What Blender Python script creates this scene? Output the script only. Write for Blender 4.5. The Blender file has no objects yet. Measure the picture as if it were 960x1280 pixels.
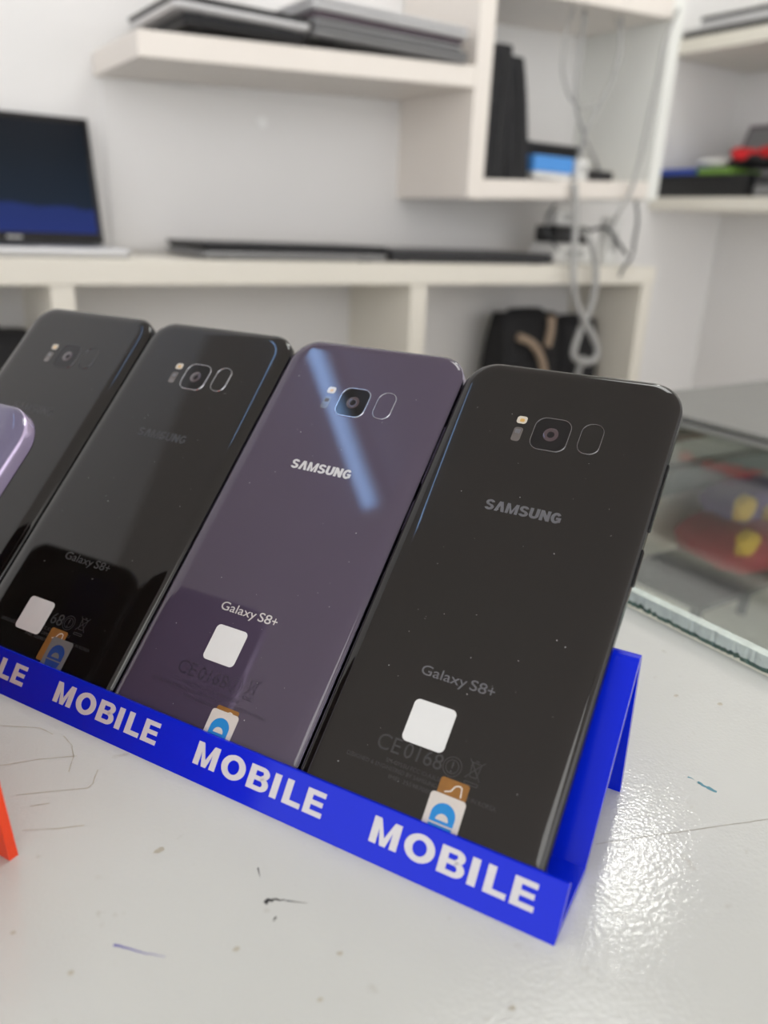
import bpy, bmesh, math, random
from mathutils import Vector, Matrix

random.seed(4)
scene = bpy.context.scene
COL = scene.collection
H0 = 0.95                       # counter height above the floor

# ------------------------------------------------------------------ camera
cam_d = bpy.data.cameras.new('camera')
cam = bpy.data.objects.new('camera', cam_d)
COL.objects.link(cam)
fw = Vector((0.52871727, 0.77856151, -0.33808287))
rt = Vector((0.83506932, -0.54847106, 0.04288037))
up = Vector((0.15204367, 0.30499423, 0.94013895))
M = Matrix((rt, up, -fw)).transposed().to_4x4()
M.translation = Vector((0, 0, H0 + 0.15836))
cam.matrix_world = M
cam_d.sensor_fit = 'VERTICAL'
cam_d.sensor_height = 36.0
cam_d.lens = 36.0 * 999.83 / 1280
cam_d.clip_start = 0.01
cam_d.dof.use_dof = True
cam_d.dof.focus_distance = 0.255
cam_d.dof.aperture_fstop = 8.0
scene.camera = cam

# ------------------------------------------------------------------ view, world, lights
vs = scene.view_settings
vs.view_transform = 'Standard'
vs.look = 'None'
vs.gamma = 1.0
vs.use_curve_mapping = False
vs.exposure = -0.2

world = bpy.data.worlds.new('daylight')
scene.world = world
world.use_nodes = True
wn = world.node_tree
wn.nodes['Background'].inputs[0].default_value = (1.0, 0.99, 0.995, 1)
wn.nodes['Background'].inputs[1].default_value = 2.5

def area(name, loc, sx, sy, power, col, rot=(0, 0, 0)):
    d = bpy.data.lights.new(name, 'AREA')
    d.shape = 'RECTANGLE'; d.size = sx; d.size_y = sy; d.energy = power; d.color = col
    o = bpy.data.objects.new(name, d)
    o.location = loc; o.rotation_euler = rot
    COL.objects.link(o)
    return o
ZC = 2.40                        # ceiling
area('added_fill_front', (-0.35, -1.65, ZC - 0.045), 0.56, 1.16, 3, (0.97, 1.0, 0.97))  # unseen fill light, added for general brightness
area('added_fill_aisle', (0.85, 0.50, ZC - 0.045), 0.56, 0.56, 4, (0.97, 1.0, 0.97))  # unseen fill light, added to lift the back and right walls

# ------------------------------------------------------------------ materials
MATS = {}
def mat(name, col, rough=0.5, metal=0.0, spec=0.5, var=0.0, vscale=20.0, bump=0.0, bscale=200.0, coat=0.0, emit=None, estr=0.0):
    m = bpy.data.materials.new(name)
    m.use_nodes = True
    nt = m.node_tree
    b = nt.nodes['Principled BSDF']
    b.inputs['Base Color'].default_value = (*col, 1)
    b.inputs['Roughness'].default_value = rough
    b.inputs['Metallic'].default_value = metal
    b.inputs['Specular IOR Level'].default_value = spec
    b.inputs['Coat Weight'].default_value = coat
    b.inputs['Coat Roughness'].default_value = 0.03
    tc = nt.nodes.new('ShaderNodeTexCoord')
    n = nt.nodes.new('ShaderNodeTexNoise')
    n.inputs['Scale'].default_value = vscale
    n.inputs['Detail'].default_value = 4
    nt.links.new(tc.outputs['Object'], n.inputs['Vector'])
    mx = nt.nodes.new('ShaderNodeMix'); mx.data_type = 'RGBA'
    mx.inputs['A'].default_value = (*[c * (1 - var) for c in col], 1)
    mx.inputs['B'].default_value = (*[min(1, c * (1 + var)) for c in col], 1)
    nt.links.new(n.outputs['Fac'], mx.inputs['Factor'])
    nt.links.new(mx.outputs['Result'], b.inputs['Base Color'])
    if bump:
        n2 = nt.nodes.new('ShaderNodeTexNoise'); n2.inputs['Scale'].default_value = bscale; n2.inputs['Detail'].default_value = 2
        nt.links.new(tc.outputs['Object'], n2.inputs['Vector'])
        bp = nt.nodes.new('ShaderNodeBump'); bp.inputs['Strength'].default_value = bump; bp.inputs['Distance'].default_value = 0.001
        nt.links.new(n2.outputs['Fac'], bp.inputs['Height'])
        nt.links.new(bp.outputs['Normal'], b.inputs['Normal'])
    if emit:
        b.inputs['Emission Color'].default_value = (*emit, 1)
        b.inputs['Emission Strength'].default_value = estr
    MATS[name] = m
    return m

def lin(r, g, b):
    f = lambda c: c / 255 / 12.92 if c <= 10 else ((c / 255 + 0.055) / 1.055) ** 2.4
    return (f(r), f(g), f(b))

mat('wall_paint', (0.83, 0.82, 0.81), 0.6, var=0.03, vscale=3)
mat('ceiling_paint', (0.62, 0.59, 0.56), 0.8, var=0.02)
mat('floor_tile', (0.72, 0.70, 0.68), 0.3, var=0.1, vscale=4)
mat('cream_laminate', (0.80, 0.765, 0.68), 0.35, var=0.03, vscale=6)
mat('shelf_laminate', (0.84, 0.785, 0.725), 0.35, var=0.03, vscale=6)
mat('black_plastic', (0.012, 0.012, 0.013), 0.35, var=0.2)
mat('black_fabric', (0.016, 0.016, 0.018), 0.85, var=0.4, vscale=60, bump=0.3, bscale=900)
mat('charcoal_metal', (0.055, 0.055, 0.06), 0.4, metal=0.3, var=0.1)
mat('grey_metal', (0.26, 0.26, 0.265), 0.42, metal=0.3, var=0.06)
mat('slate_plastic', (0.24, 0.24, 0.23), 0.55, var=0.06, spec=0.3)
mat('white_laminate', (0.88, 0.89, 0.85), 0.4, var=0.02)
mat('silver_metal', (0.66, 0.66, 0.67), 0.35, metal=0.4, var=0.05)
mat('mauve_metal', (0.17, 0.13, 0.16), 0.4, metal=0.3, var=0.05)
mat('white_plastic', (0.75, 0.75, 0.73), 0.4, var=0.04)
mat('cap_white', (0.93, 0.93, 0.92), 0.4)
mat('cable_grey', (0.40, 0.40, 0.39), 0.45, var=0.05)
mat('cable_dark', (0.05, 0.055, 0.06), 0.45, var=0.05)
mat('blue_card', lin(80, 150, 225), 0.45, var=0.06)
mat('deep_blue_card', lin(35, 70, 165), 0.4, var=0.1)
mat('green_card', lin(110, 150, 60), 0.5, var=0.1)
mat('red_cloth', lin(205, 30, 38), 0.8, var=0.2, vscale=80)
mat('tan_leather', lin(165, 145, 125), 0.6, var=0.15)
mat('blue_acrylic', (0.002, 0.018, 0.66), 0.16, var=0.05, vscale=15, spec=0.18)
mat('orange_acrylic', (0.85, 0.055, 0.007), 0.12, var=0.05, vscale=15)
mat('white_vinyl', (0.66, 0.65, 0.67), 0.5, var=0.06, vscale=300)
mat('sticker_white', (0.72, 0.73, 0.72), 0.45, var=0.03, vscale=200)
mat('tag_white', (0.6, 0.56, 0.52), 0.4, var=0.05, vscale=200)
mat('tag_grey', (0.16, 0.16, 0.16), 0.3, var=0.1, vscale=300)
mat('tag_brown', lin(140, 95, 40), 0.3, var=0.3, vscale=300)
mat('tag_blue', lin(20, 130, 200), 0.4, var=0.08, vscale=200)
mat('tag_navy', lin(20, 60, 130), 0.4, var=0.1, vscale=200)
mat('tag_line', (0.72, 0.68, 0.62), 0.4)
mat('black_back', (0.0075, 0.006, 0.0052), 0.045, var=0.15, vscale=60, spec=0.55)
mat('orchid_back', (0.066, 0.050, 0.082), 0.045, var=0.06, vscale=30, spec=0.6)
mat('lavender_back', (0.13, 0.115, 0.19), 0.06, var=0.05, spec=0.6)
mat('black_frame', (0.03, 0.03, 0.033), 0.16, metal=0.85)
mat('orchid_frame', (0.42, 0.39, 0.52), 0.14, metal=1.0)
mat('lavender_frame', (0.62, 0.53, 0.76), 0.2, metal=0.7)
mat('screen_glass', (0.004, 0.004, 0.005), 0.04, spec=0.5)
mat('lens_glass', (0.005, 0.004, 0.005), 0.03, spec=0.42)
mat('lens_core', (0.035, 0.012, 0.020), 0.1, spec=0.8, coat=1)
mat('ring_dark', (0.10, 0.10, 0.105), 0.18, metal=1.0)
mat('ring_mid', (0.30, 0.30, 0.31), 0.2, metal=1.0)
mat('ring_silver', (0.58, 0.58, 0.60), 0.18, metal=1.0)
mat('flash_white', (0.55, 0.50, 0.42), 0.25, coat=1)
mat('flash_amber', (0.55, 0.33, 0.08), 0.3, coat=1)
mat('sensor_brown', (0.10, 0.085, 0.08), 0.15, coat=1)
mat('ink_grey', (0.105, 0.105, 0.115), 0.35)
mat('ink_dark', (0.033, 0.033, 0.037), 0.35)
mat('ink_silver', (0.62, 0.60, 0.58), 0.3, metal=0.3)
mat('ink_faint', (0.034, 0.033, 0.034), 0.4)
mat('ink_faint_purple', (0.030, 0.022, 0.040), 0.4)
mat('dust', (0.45, 0.45, 0.45), 0.8)
mat('scuff_black', (0.02, 0.02, 0.02), 0.6)
mat('scuff_grey', (0.36, 0.34, 0.29), 0.6, var=0.3, vscale=400)
mat('scuff_brown', (0.46, 0.43, 0.35), 0.6, var=0.3, vscale=400)
mat('pen_blue', lin(105, 100, 175), 0.6)
mat('pen_teal', lin(95, 150, 165), 0.6)
mat('printed_red', lin(165, 25, 50), 0.7, var=0.25, vscale=30)
mat('printed_purple', lin(95, 65, 135), 0.7, var=0.3, vscale=25)
mat('printed_yellow', lin(225, 180, 40), 0.6, var=0.1)
mat('case_board', (0.84, 0.78, 0.72), 0.5, var=0.06, vscale=8)
mat('case_grey', (0.30, 0.31, 0.31), 0.4, var=0.06)
mat('case_brown', lin(120, 85, 65), 0.5, var=0.2)
mat('led_cool', (0.8, 0.8, 0.8), 0.4, emit=(0.28, 0.53, 1.0), estr=8.0)
mat('led_warm', (0.8, 0.8, 0.8), 0.4, emit=(1.0, 1.0, 0.93), estr=75.0)
mat('fill_panel_glow', (0.8, 0.8, 0.8), 0.4, emit=(1.0, 0.97, 0.92), estr=2.0)  # glow of the added ceiling fill panels

# laptop screen: a lit picture with dark sky above and a blue band below
m = mat('lit_screen', (0.006, 0.007, 0.009), 0.3, spec=0.15)
nt = m.node_tree; b = nt.nodes['Principled BSDF']
tc = nt.nodes.new('ShaderNodeTexCoord'); sp = nt.nodes.new('ShaderNodeSeparateXYZ')
nt.links.new(tc.outputs['Generated'], sp.inputs[0])
rp = nt.nodes.new('ShaderNodeValToRGB')
rp.color_ramp.elements[0].position = 0.0; rp.color_ramp.elements[0].color = (0.010, 0.026, 0.17, 1)
rp.color_ramp.elements[1].position = 1.0; rp.color_ramp.elements[1].color = (0.004, 0.006, 0.010, 1)
for pos, c in ((0.22, (0.010, 0.026, 0.15, 1)), (0.25, (0.004, 0.012, 0.03, 1)), (0.30, (0.004, 0.012, 0.026, 1)), (0.75, (0.003, 0.007, 0.013, 1))):
    e = rp.color_ramp.elements.new(pos); e.color = c
nz = nt.nodes.new('ShaderNodeTexNoise'); nz.inputs['Scale'].default_value = 7
nt.links.new(tc.outputs['Generated'], nz.inputs['Vector'])
ma = nt.nodes.new('ShaderNodeMath'); ma.operation = 'MULTIPLY_ADD'; ma.inputs[1].default_value = 0.12; ma.inputs[2].default_value = -0.06
nt.links.new(nz.outputs['Fac'], ma.inputs[0])
ad = nt.nodes.new('ShaderNodeMath'); ad.operation = 'ADD'
nt.links.new(sp.outputs['Z'], ad.inputs[0]); nt.links.new(ma.outputs[0], ad.inputs[1])
nt.links.new(ad.outputs[0], rp.inputs['Fac'])
nt.links.new(rp.outputs['Color'], b.inputs['Emission Color'])
b.inputs['Emission Strength'].default_value = 1.0

# counter laminate: off-white, orange-peel gloss, stains
m = mat('counter_laminate', (0.615, 0.625, 0.60), 0.105, var=0.05, vscale=9, spec=0.5)
nt = m.node_tree; b = nt.nodes['Principled BSDF']
tc = nt.nodes.new('ShaderNodeTexCoord')
n1 = nt.nodes.new('ShaderNodeTexNoise'); n1.inputs['Scale'].default_value = 1000; n1.inputs['Detail'].default_value = 3
n2 = nt.nodes.new('ShaderNodeTexVoronoi'); n2.inputs['Scale'].default_value = 900
nt.links.new(tc.outputs['Object'], n1.inputs['Vector']); nt.links.new(tc.outputs['Object'], n2.inputs['Vector'])
ad = nt.nodes.new('ShaderNodeMath'); ad.operation = 'ADD'
nt.links.new(n1.outputs['Fac'], ad.inputs[0]); nt.links.new(n2.outputs['Distance'], ad.inputs[1])
bp = nt.nodes.new('ShaderNodeBump'); bp.inputs['Strength'].default_value = 0.30; bp.inputs['Distance'].default_value = 0.00012
nt.links.new(ad.outputs[0], bp.inputs['Height']); nt.links.new(bp.outputs['Normal'], b.inputs['Normal'])
old = b.inputs['Base Color'].links[0].from_socket
n3 = nt.nodes.new('ShaderNodeTexNoise'); n3.inputs['Scale'].default_value = 150; n3.inputs['Detail'].default_value = 6
nt.links.new(tc.outputs['Object'], n3.inputs['Vector'])
rp = nt.nodes.new('ShaderNodeValToRGB')
rp.color_ramp.elements[0].position = 0.68; rp.color_ramp.elements[0].color = (0, 0, 0, 1)
rp.color_ramp.elements[1].position = 0.80; rp.color_ramp.elements[1].color = (0.6, 0.6, 0.6, 1)
nt.links.new(n3.outputs['Fac'], rp.inputs['Fac'])
mx = nt.nodes.new('ShaderNodeMix'); mx.data_type = 'RGBA'
nt.links.new(rp.outputs['Color'], mx.inputs['Factor']); nt.links.new(old, mx.inputs['A'])
mx.inputs['B'].default_value = (0.42, 0.39, 0.33, 1)
nt.links.new(mx.outputs['Result'], b.inputs['Base Color'])

# clear sheet glass: fresnel mirror over a clear body
def glass(name, tint, rough=0.0):
    m = bpy.data.materials.new(name); m.use_nodes = True
    nt = m.node_tree; nt.nodes.clear()
    out = nt.nodes.new('ShaderNodeOutputMaterial'); mix = nt.nodes.new('ShaderNodeMixShader')
    fr = nt.nodes.new('ShaderNodeFresnel'); fr.inputs['IOR'].default_value = 1.5
    tr = nt.nodes.new('ShaderNodeBsdfTransparent'); tr.inputs[0].default_value = (*tint, 1)
    gl = nt.nodes.new('ShaderNodeBsdfGlossy'); gl.inputs['Roughness'].default_value = rough
    ge = nt.nodes.new('ShaderNodeNewGeometry'); mi = nt.nodes.new('ShaderNodeMix')
    mi.inputs['A'].default_value = 1.5; mi.inputs['B'].default_value = 1 / 1.5
    nt.links.new(ge.outputs['Backfacing'], mi.inputs['Factor']); nt.links.new(mi.outputs['Result'], fr.inputs['IOR'])
    nt.links.new(fr.outputs[0], mix.inputs[0]); nt.links.new(tr.outputs[0], mix.inputs[1]); nt.links.new(gl.outputs[0], mix.inputs[2])
    nt.links.new(mix.outputs[0], out.inputs[0])
    MATS[name] = m
glass('clear_glass', (0.90, 0.94, 0.92))
m = mat('glass_edge', (0.60, 0.68, 0.63), 0.25, var=0.25, vscale=180, bump=0.6, bscale=500)
m = mat('glass_chip', (0.10, 0.17, 0.14), 0.15, var=0.6, vscale=260, bump=0.8, bscale=600)

# ------------------------------------------------------------------ mesh helpers
def wloc(o):
    v = Vector((0, 0, 0))
    while o is not None:
        v += o.location; o = o.parent
    return v

class MB:
    def __init__(self):
        self.v = []; self.f = []
    def add(self, vs_, fs_):
        k = len(self.v)
        self.v += [tuple(p) for p in vs_]
        self.f += [tuple(i + k for i in f) for f in fs_]
        return self
    def box(self, lo, hi):
        x0, y0, z0 = lo; x1, y1, z1 = hi
        return self.hexa([(x0, y0, z0), (x1, y0, z0), (x1, y1, z0), (x0, y1, z0), (x0, y0, z1), (x1, y0, z1), (x1, y1, z1), (x0, y1, z1)])
    def hexa(self, c):
        return self.add(c, [(3, 2, 1, 0), (4, 5, 6, 7), (0, 1, 5, 4), (1, 2, 6, 5), (2, 3, 7, 6), (3, 0, 4, 7)])
    def tube(self, pts, r, n=10, sub=6):
        P = [Vector(p) for p in pts]
        if sub > 1 and len(P) > 2:
            Q = []
            for i in range(len(P) - 1):
                a = P[max(0, i - 1)]; b_ = P[i]; c = P[i + 1]; d = P[min(len(P) - 1, i + 2)]
                for k in range(sub):
                    t = k / sub
                    Q.append(0.5 * ((2 * b_) + (c - a) * t + (2 * a - 5 * b_ + 4 * c - d) * t * t + (3 * b_ - a - 3 * c + d) * t ** 3))
            Q.append(P[-1]); P = Q
        rings = []
        ref = Vector((0.31, 0.2, 0.93)).normalized()
        for i, p in enumerate(P):
            t = (P[min(i + 1, len(P) - 1)] - P[max(i - 1, 0)]).normalized()
            a = t.cross(ref)
            if a.length < 0.1: a = t.cross(Vector((1, 0, 0)))
            a.normalize(); b_ = t.cross(a)
            rings.append([p + r * (math.cos(2 * math.pi * k / n) * a + math.sin(2 * math.pi * k / n) * b_) for k in range(n)])
        return self.loft(rings)
    def loft(self, rings, cap0=True, cap1=True):
        n = len(rings[0]); k = len(self.v)
        for rg in rings: self.v += [tuple(p) for p in rg]
        for i in range(len(rings) - 1):
            for j in range(n):
                j2 = (j + 1) % n
                self.f.append((k + i * n + j, k + i * n + j2, k + (i + 1) * n + j2, k + (i + 1) * n + j))
        if cap0: self.f.append(tuple(k + j for j in reversed(range(n))))
        if cap1: self.f.append(tuple(k + (len(rings) - 1) * n + j for j in range(n)))
        return self
    def build(self, name, m, parent=None, local=False, smooth=False, bevel=0.0, seg=2):
        me = bpy.data.meshes.new(name)
        off = Vector((0, 0, 0)); loc = None
        if not local:
            if parent is not None: off = wloc(parent)
            else:
                xs, ys, zs = zip(*self.v)
                loc = Vector(((min(xs) + max(xs)) / 2, (min(ys) + max(ys)) / 2, min(zs))); off = loc
        me.from_pydata([tuple(Vector(p) - off) for p in self.v], [], self.f)
        bm = bmesh.new(); bm.from_mesh(me)
        bmesh.ops.recalc_face_normals(bm, faces=bm.faces)
        if bevel: bmesh.ops.bevel(bm, geom=list(bm.edges), offset=bevel, segments=seg, affect='EDGES', profile=0.6, clamp_overlap=True)
        bm.to_mesh(me); bm.free()
        if smooth: me.shade_smooth()
        me.materials.append(MATS[m])
        o = bpy.data.objects.new(name, me)
        COL.objects.link(o)
        o.parent = parent
        if loc is not None: o.location = loc
        return o

def tag(o, label=None, cat=None, group=None, kind=None):
    if label: o['label'] = label
    if cat: o['category'] = cat
    if group: o['group'] = group
    if kind: o['kind'] = kind
    return o
def thing(name, label, cat, loc=(0, 0, 0), rot=(0, 0, 0), group=None):
    o = bpy.data.objects.new(name, None)
    o.empty_display_size = 0.02
    COL.objects.link(o)
    o.location = loc; o.rotation_euler = rot
    return tag(o, label, cat, group)
def box(name, m, lo, hi, parent=None, bevel=0.0015, **k):
    return MB().box(lo, hi).build(name, m, parent, bevel=bevel, **k)

def rrect(cx, cy, a, b_, r, z, seg=8):
    """rounded rectangle ring, half sizes a, b, corner radius r"""
    r = min(r, a * 0.999, b_ * 0.999); P = []
    for q, (sx, sy) in enumerate(((1, 1), (-1, 1), (-1, -1), (1, -1))):
        for k in range(seg + 1):
            t = math.pi / 2 * (q + k / seg)
            P.append((cx + sx * (a - r) + r * math.cos(t), cy + sy * (b_ - r) + r * math.sin(t), z))
    return P

GLYPH = {   # block letters drawn as convex pieces in a unit box
    'M': [[(0, 0), (0.25, 0), (0.25, 1), (0, 1)], [(0.75, 0), (1, 0), (1, 1), (0.75, 1)], [(0.25, 1), (0.25, 0.62), (0.40, 0), (0.5, 0), (0.5, 0.30)], [(0.75, 1), (0.5, 0.30), (0.5, 0), (0.60, 0), (0.75, 0.62)]],
    'I': [[(0, 0), (1, 0), (1, 1), (0, 1)]],
    'L': [[(0, 0), (0.37, 0), (0.37, 1), (0, 1)], [(0.37, 0), (1, 0), (1, 0.21), (0.37, 0.21)]],
    'E': [[(0, 0), (0.33, 0), (0.33, 1), (0, 1)], [(0.33, 0), (1, 0), (1, 0.20), (0.33, 0.20)], [(0.33, 0.41), (0.93, 0.41), (0.93, 0.60), (0.33, 0.60)], [(0.33, 0.80), (0.98, 0.80), (0.98, 1), (0.33, 1)]],
    'N': [[(0, 0), (0.33, 0), (0.33, 1), (0, 1)], [(0.67, 0), (1, 0), (1, 1), (0.67, 1)], [(0.33, 1), (0.33, 0.45), (0.67, 0), (0.67, 0.55)]],
}
def arc_band(cx, cy, rx, ry, qx, qy, a0, a1, n=14):
    """band between two ellipses, as quads in the unit box"""
    P = []
    for i in range(n):
        t0 = a0 + (a1 - a0) * i / n; t1 = a0 + (a1 - a0) * (i + 1) / n
        P.append([(cx + rx * math.cos(t0), cy + ry * math.sin(t0)), (cx + rx * math.cos(t1), cy + ry * math.sin(t1)), (cx + qx * math.cos(t1), cy + qy * math.sin(t1)), (cx + qx * math.cos(t0), cy + qy * math.sin(t0))])
    return P
GLYPH['O'] = arc_band(0.5, 0.5, 0.5, 0.5, 0.24, 0.29, 0, 2 * math.pi, 28)
GLYPH['U'] = [[(0, 0.36), (0.34, 0.36), (0.34, 1), (0, 1)], [(0.66, 0.36), (1, 0.36), (1, 1), (0.66, 1)]] + arc_band(0.5, 0.36, 0.5, 0.36, 0.16, 0.13, math.pi, 2 * math.pi)
hp = math.pi / 2
GLYPH['B'] = [[(0, 0), (0.3, 0), (0.3, 1), (0, 1)], [(0.3, 0), (0.62, 0), (0.62, 0.19), (0.3, 0.19)], [(0.3, 0.42), (0.60, 0.42), (0.60, 0.60), (0.3, 0.60)], [(0.3, 0.81), (0.58, 0.81), (0.58, 1), (0.3, 1)]] + arc_band(0.62, 0.295, 0.38, 0.295, 0.10, 0.11, -hp, hp) + arc_band(0.58, 0.735, 0.36, 0.265, 0.08, 0.09, -hp, hp)
GLYPH['S'] = arc_band(0.5, 0.71, 0.48, 0.29, 0.16, 0.085, math.radians(15), math.radians(245)) + arc_band(0.5, 0.29, 0.5, 0.29, 0.17, 0.085, math.radians(65), math.radians(-165)) + [[(0.25, 0.47), (0.42, 0.61), (0.75, 0.53), (0.58, 0.39)]]
GLYPH['G'] = arc_band(0.5, 0.5, 0.5, 0.5, 0.18, 0.27, math.radians(38), math.radians(322), 24) + [[(0.70, 0.13), (0.97, 0.13), (0.97, 0.56), (0.70, 0.56)], [(0.5, 0.38), (0.70, 0.38), (0.70, 0.56), (0.5, 0.56)]]
GLYPH['A'] = [[(0, 0), (0.33, 0), (0.5, 0.60), (0.32, 1)], [(0.5, 0.60), (0.67, 0), (1, 0), (0.68, 1)], [(0.32, 1), (0.5, 0.60), (0.68, 1)]]
def put_glyph(mb, ch, x, y, w, h, z, thick):
    for poly in GLYPH[ch]:
        n = len(poly)
        top_ = [(x + p[0] * w, y + p[1] * h, z + thick) for p in poly]; bot = [(p[0], p[1], z) for p in top_]
        mb.add(top_ + bot, [tuple(range(n)), tuple(reversed(range(n, 2 * n)))] + [(i, (i + 1) % n, n + (i + 1) % n, n + i) for i in range(n)])
_txt = {}
def text_geo(body, offset=0.0, space=1.0, extrude=0.0):
    """outline of built-in lettering, scaled to a unit box"""
    key = (body, offset, space, extrude)
    if key in _txt: return _txt[key]
    c = bpy.data.curves.new('lettering', 'FONT')
    c.body = body; c.offset = offset; c.space_character = space; c.extrude = extrude; c.resolution_u = 4
    o = bpy.data.objects.new('lettering', c); COL.objects.link(o)
    bpy.context.view_layer.update()
    dg = bpy.context.evaluated_depsgraph_get()
    me = bpy.data.meshes.new_from_object(o.evaluated_get(dg))
    V = [v.co.copy() for v in me.vertices]; F = [tuple(p.vertices) for p in me.polygons]
    bpy.data.objects.remove(o); bpy.data.curves.remove(c); bpy.data.meshes.remove(me)
    x0 = min(v.x for v in V); x1 = max(v.x for v in V); y0 = min(v.y for v in V); y1 = max(v.y for v in V)
    V = [((v.x - x0) / (x1 - x0), (v.y - y0) / (y1 - y0), v.z) for v in V]
    _txt[key] = (V, F, (x1 - x0) / (y1 - y0))
    return _txt[key]
def put_text(mb, body, x, y, w, h, z, offset=0.0, space=1.0, thick=0.0, rot=0.0):
    V, F, asp = text_geo(body, offset, space, 1.0 if thick else 0.0)
    c, s = math.cos(rot), math.sin(rot)
    mb.add([(x + p[0] * w * c - p[1] * h * s, y + p[0] * w * s + p[1] * h * c, z + (p[2] + 1) * 0.5 * thick if thick else z) for p in V], F)
    return mb

# ------------------------------------------------------------------ the room
RX = 1.77; BY = 1.25; LX = -2.3; FY = -2.6
def struct(name, m, lo, hi, parent=None):
    return tag(MB().box(lo, hi).build(name, m, parent), kind='structure')
struct('floor', 'floor_tile', (LX - 0.1, FY, -0.1), (RX + 0.1, BY + 0.1, 0))
struct('ceiling', 'ceiling_paint', (LX - 0.1, FY, ZC), (RX + 0.1, BY + 0.1, ZC + 0.1))
wb = struct('wall_back', 'wall_paint', (LX - 0.1, BY, 0), (RX + 0.1, BY + 0.1, ZC))
struct('wall_right', 'wall_paint', (RX, FY, 0), (RX + 0.1, BY, ZC))
wl = MB()
wl.box((LX - 0.1, FY, 0), (LX, BY, 0.25)).box((LX - 0.1, FY, 2.36), (LX, BY, ZC)).box((LX - 0.1, 0.45, 0.25), (LX, BY, 2.36))
tag(wl.build('wall_left', 'wall_paint'), kind='structure')
bk = box('back_panel', 'wall_paint', (0.345, BY - 0.004, 1.056), (0.875, BY, 1.283), wb, 0.002)
ring = [(0.585 + 0.008 * math.cos(a * math.pi / 8), BY - 0.0042, 1.248 + 0.008 * math.sin(a * math.pi / 8)) for a in range(16)]
ring2 = [(p[0], BY - 0.009, p[2]) for p in ring]
MB().loft([ring, ring2]).build('screw_cap', 'cap_white', wb, smooth=False)

# ceiling lamps, then two panels added as fill
def lamp_tube(a, b_, label):
    a = Vector(a); b_ = Vector(b_); d = (b_ - a); L = d.length; mid = (a + b_) / 2
    t = thing('tube_lamp', label, 'lamp', (mid.x, mid.y, ZC - 0.05), (0, 0, math.atan2(d.y, d.x)))
    MB().box((-L / 2 - 0.02, -0.03, 0.028), (L / 2 + 0.02, 0.03, 0.05)).build('housing', 'white_plastic', t, local=True, bevel=0.003)
    MB().tube([(-L / 2, 0, 0.012), (L / 2, 0, 0.012)], 0.015, n=14, sub=1).build('tube', 'led_cool', t, local=True, smooth=True)
    for sx in (-1, 1):
        MB().box((sx * (L / 2 + 0.001) - 0.012, -0.022, -0.008), (sx * (L / 2 + 0.001) + 0.012, 0.022, 0.03)).build('end_cap', 'white_plastic', t, local=True, bevel=0.003)
# where the bright bar mirrored in the purple-grey phone comes from
lamp_tube((-0.68, 0.625, ZC), (-0.335, 1.09, ZC), 'cool white tube lamp on the ceiling near the back wall')
t = thing('ceiling_downlight', 'round warm downlight in the ceiling corner', 'lamp', (1.52, 1.03, ZC - 0.03))
MB().loft([rrect(0, 0, 0.075, 0.075, 0.0749, 0.0), rrect(0, 0, 0.085, 0.085, 0.0849, 0.03)]).build('rim', 'white_plastic', t, local=True, smooth=False)
MB().loft([rrect(0, 0, 0.062, 0.062, 0.0619, -0.004), rrect(0, 0, 0.062, 0.062, 0.0619, 0.002)]).build('diffuser', 'led_warm', t, local=True)
for (x, y, a, b_, lb) in ((-0.35, -1.65, 0.3, 0.6, 'long added fill panel on the ceiling towards the shop front'), (0.85, 0.50, 0.3, 0.3, 'square added fill panel above the aisle before the worktop')):
    t = thing('added_fill_panel', lb, 'lamp', (x, y, ZC - 0.04))  # added fitting around each fill light, out of view
    MB().box((-a, -b_, 0.0), (a, b_, 0.04)).build('frame', 'white_plastic', t, local=True, bevel=0.003)
    MB().box((-a + 0.02, -b_ + 0.02, -0.003), (a - 0.02, b_ - 0.02, 0.001)).build('diffuser', 'fill_panel_glow', t, local=True)

# ------------------------------------------------------------------ white counter and glass case
GX = 0.279                                  # where the white top meets the glass
ct = thing('counter', 'white laminate counter carrying the blue and orange phone stands', 'counter', (-0.4, 0.15, 0))
top = box('counter_top', 'counter_laminate', (-1.1, -0.24, H0 - 0.03), (GX, 0.49, H0), ct, 0.0012)
box('front_panel', 'cream_laminate', (-1.08, -0.22, 0), (GX - 0.012, -0.20, H0 - 0.03), ct)
box('back_panel', 'cream_laminate', (-1.08, 0.45, 0), (GX - 0.012, 0.47, H0 - 0.03), ct)
box('side_panel', 'cream_laminate', (-1.08, -0.20, 0), (-1.06, 0.45, H0 - 0.03), ct)
box('side_panel', 'cream_laminate', (GX - 0.032, -0.20, 0), (GX - 0.012, 0.45, H0 - 0.03), ct)

def stroke(name, pts, w, m, taper=True):
    """a thin mark on the counter: a ribbon that thins to its end"""
    P = [Vector((x, y, H0)) for x, y in pts]; Q = []
    for i in range(len(P) - 1):
        for k in range(4):
            q = P[i].lerp(P[i + 1], k / 4); q.x += random.uniform(-1, 1) * w * 0.25; q.y += random.uniform(-1, 1) * w * 0.25; Q.append(q)
    Q.append(P[-1])
    L = []; R = []
    for i, q in enumerate(Q):
        d = (Q[min(i + 1, len(Q) - 1)] - Q[max(i - 1, 0)]).normalized(); nrm = Vector((-d.y, d.x, 0))
        ww = w * (1 - 0.85 * i / (len(Q) - 1) if taper else random.uniform(0.5, 1.0))
        L.append(q + nrm * ww / 2 + Vector((0, 0, 0.00005))); R.append(q - nrm * ww / 2 + Vector((0, 0, 0.00005)))
    n = len(Q)
    MB().add(L + R, [(i, i + 1, n + i + 1, n + i) for i in range(n - 1)]).build(name, m, ct)
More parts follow.
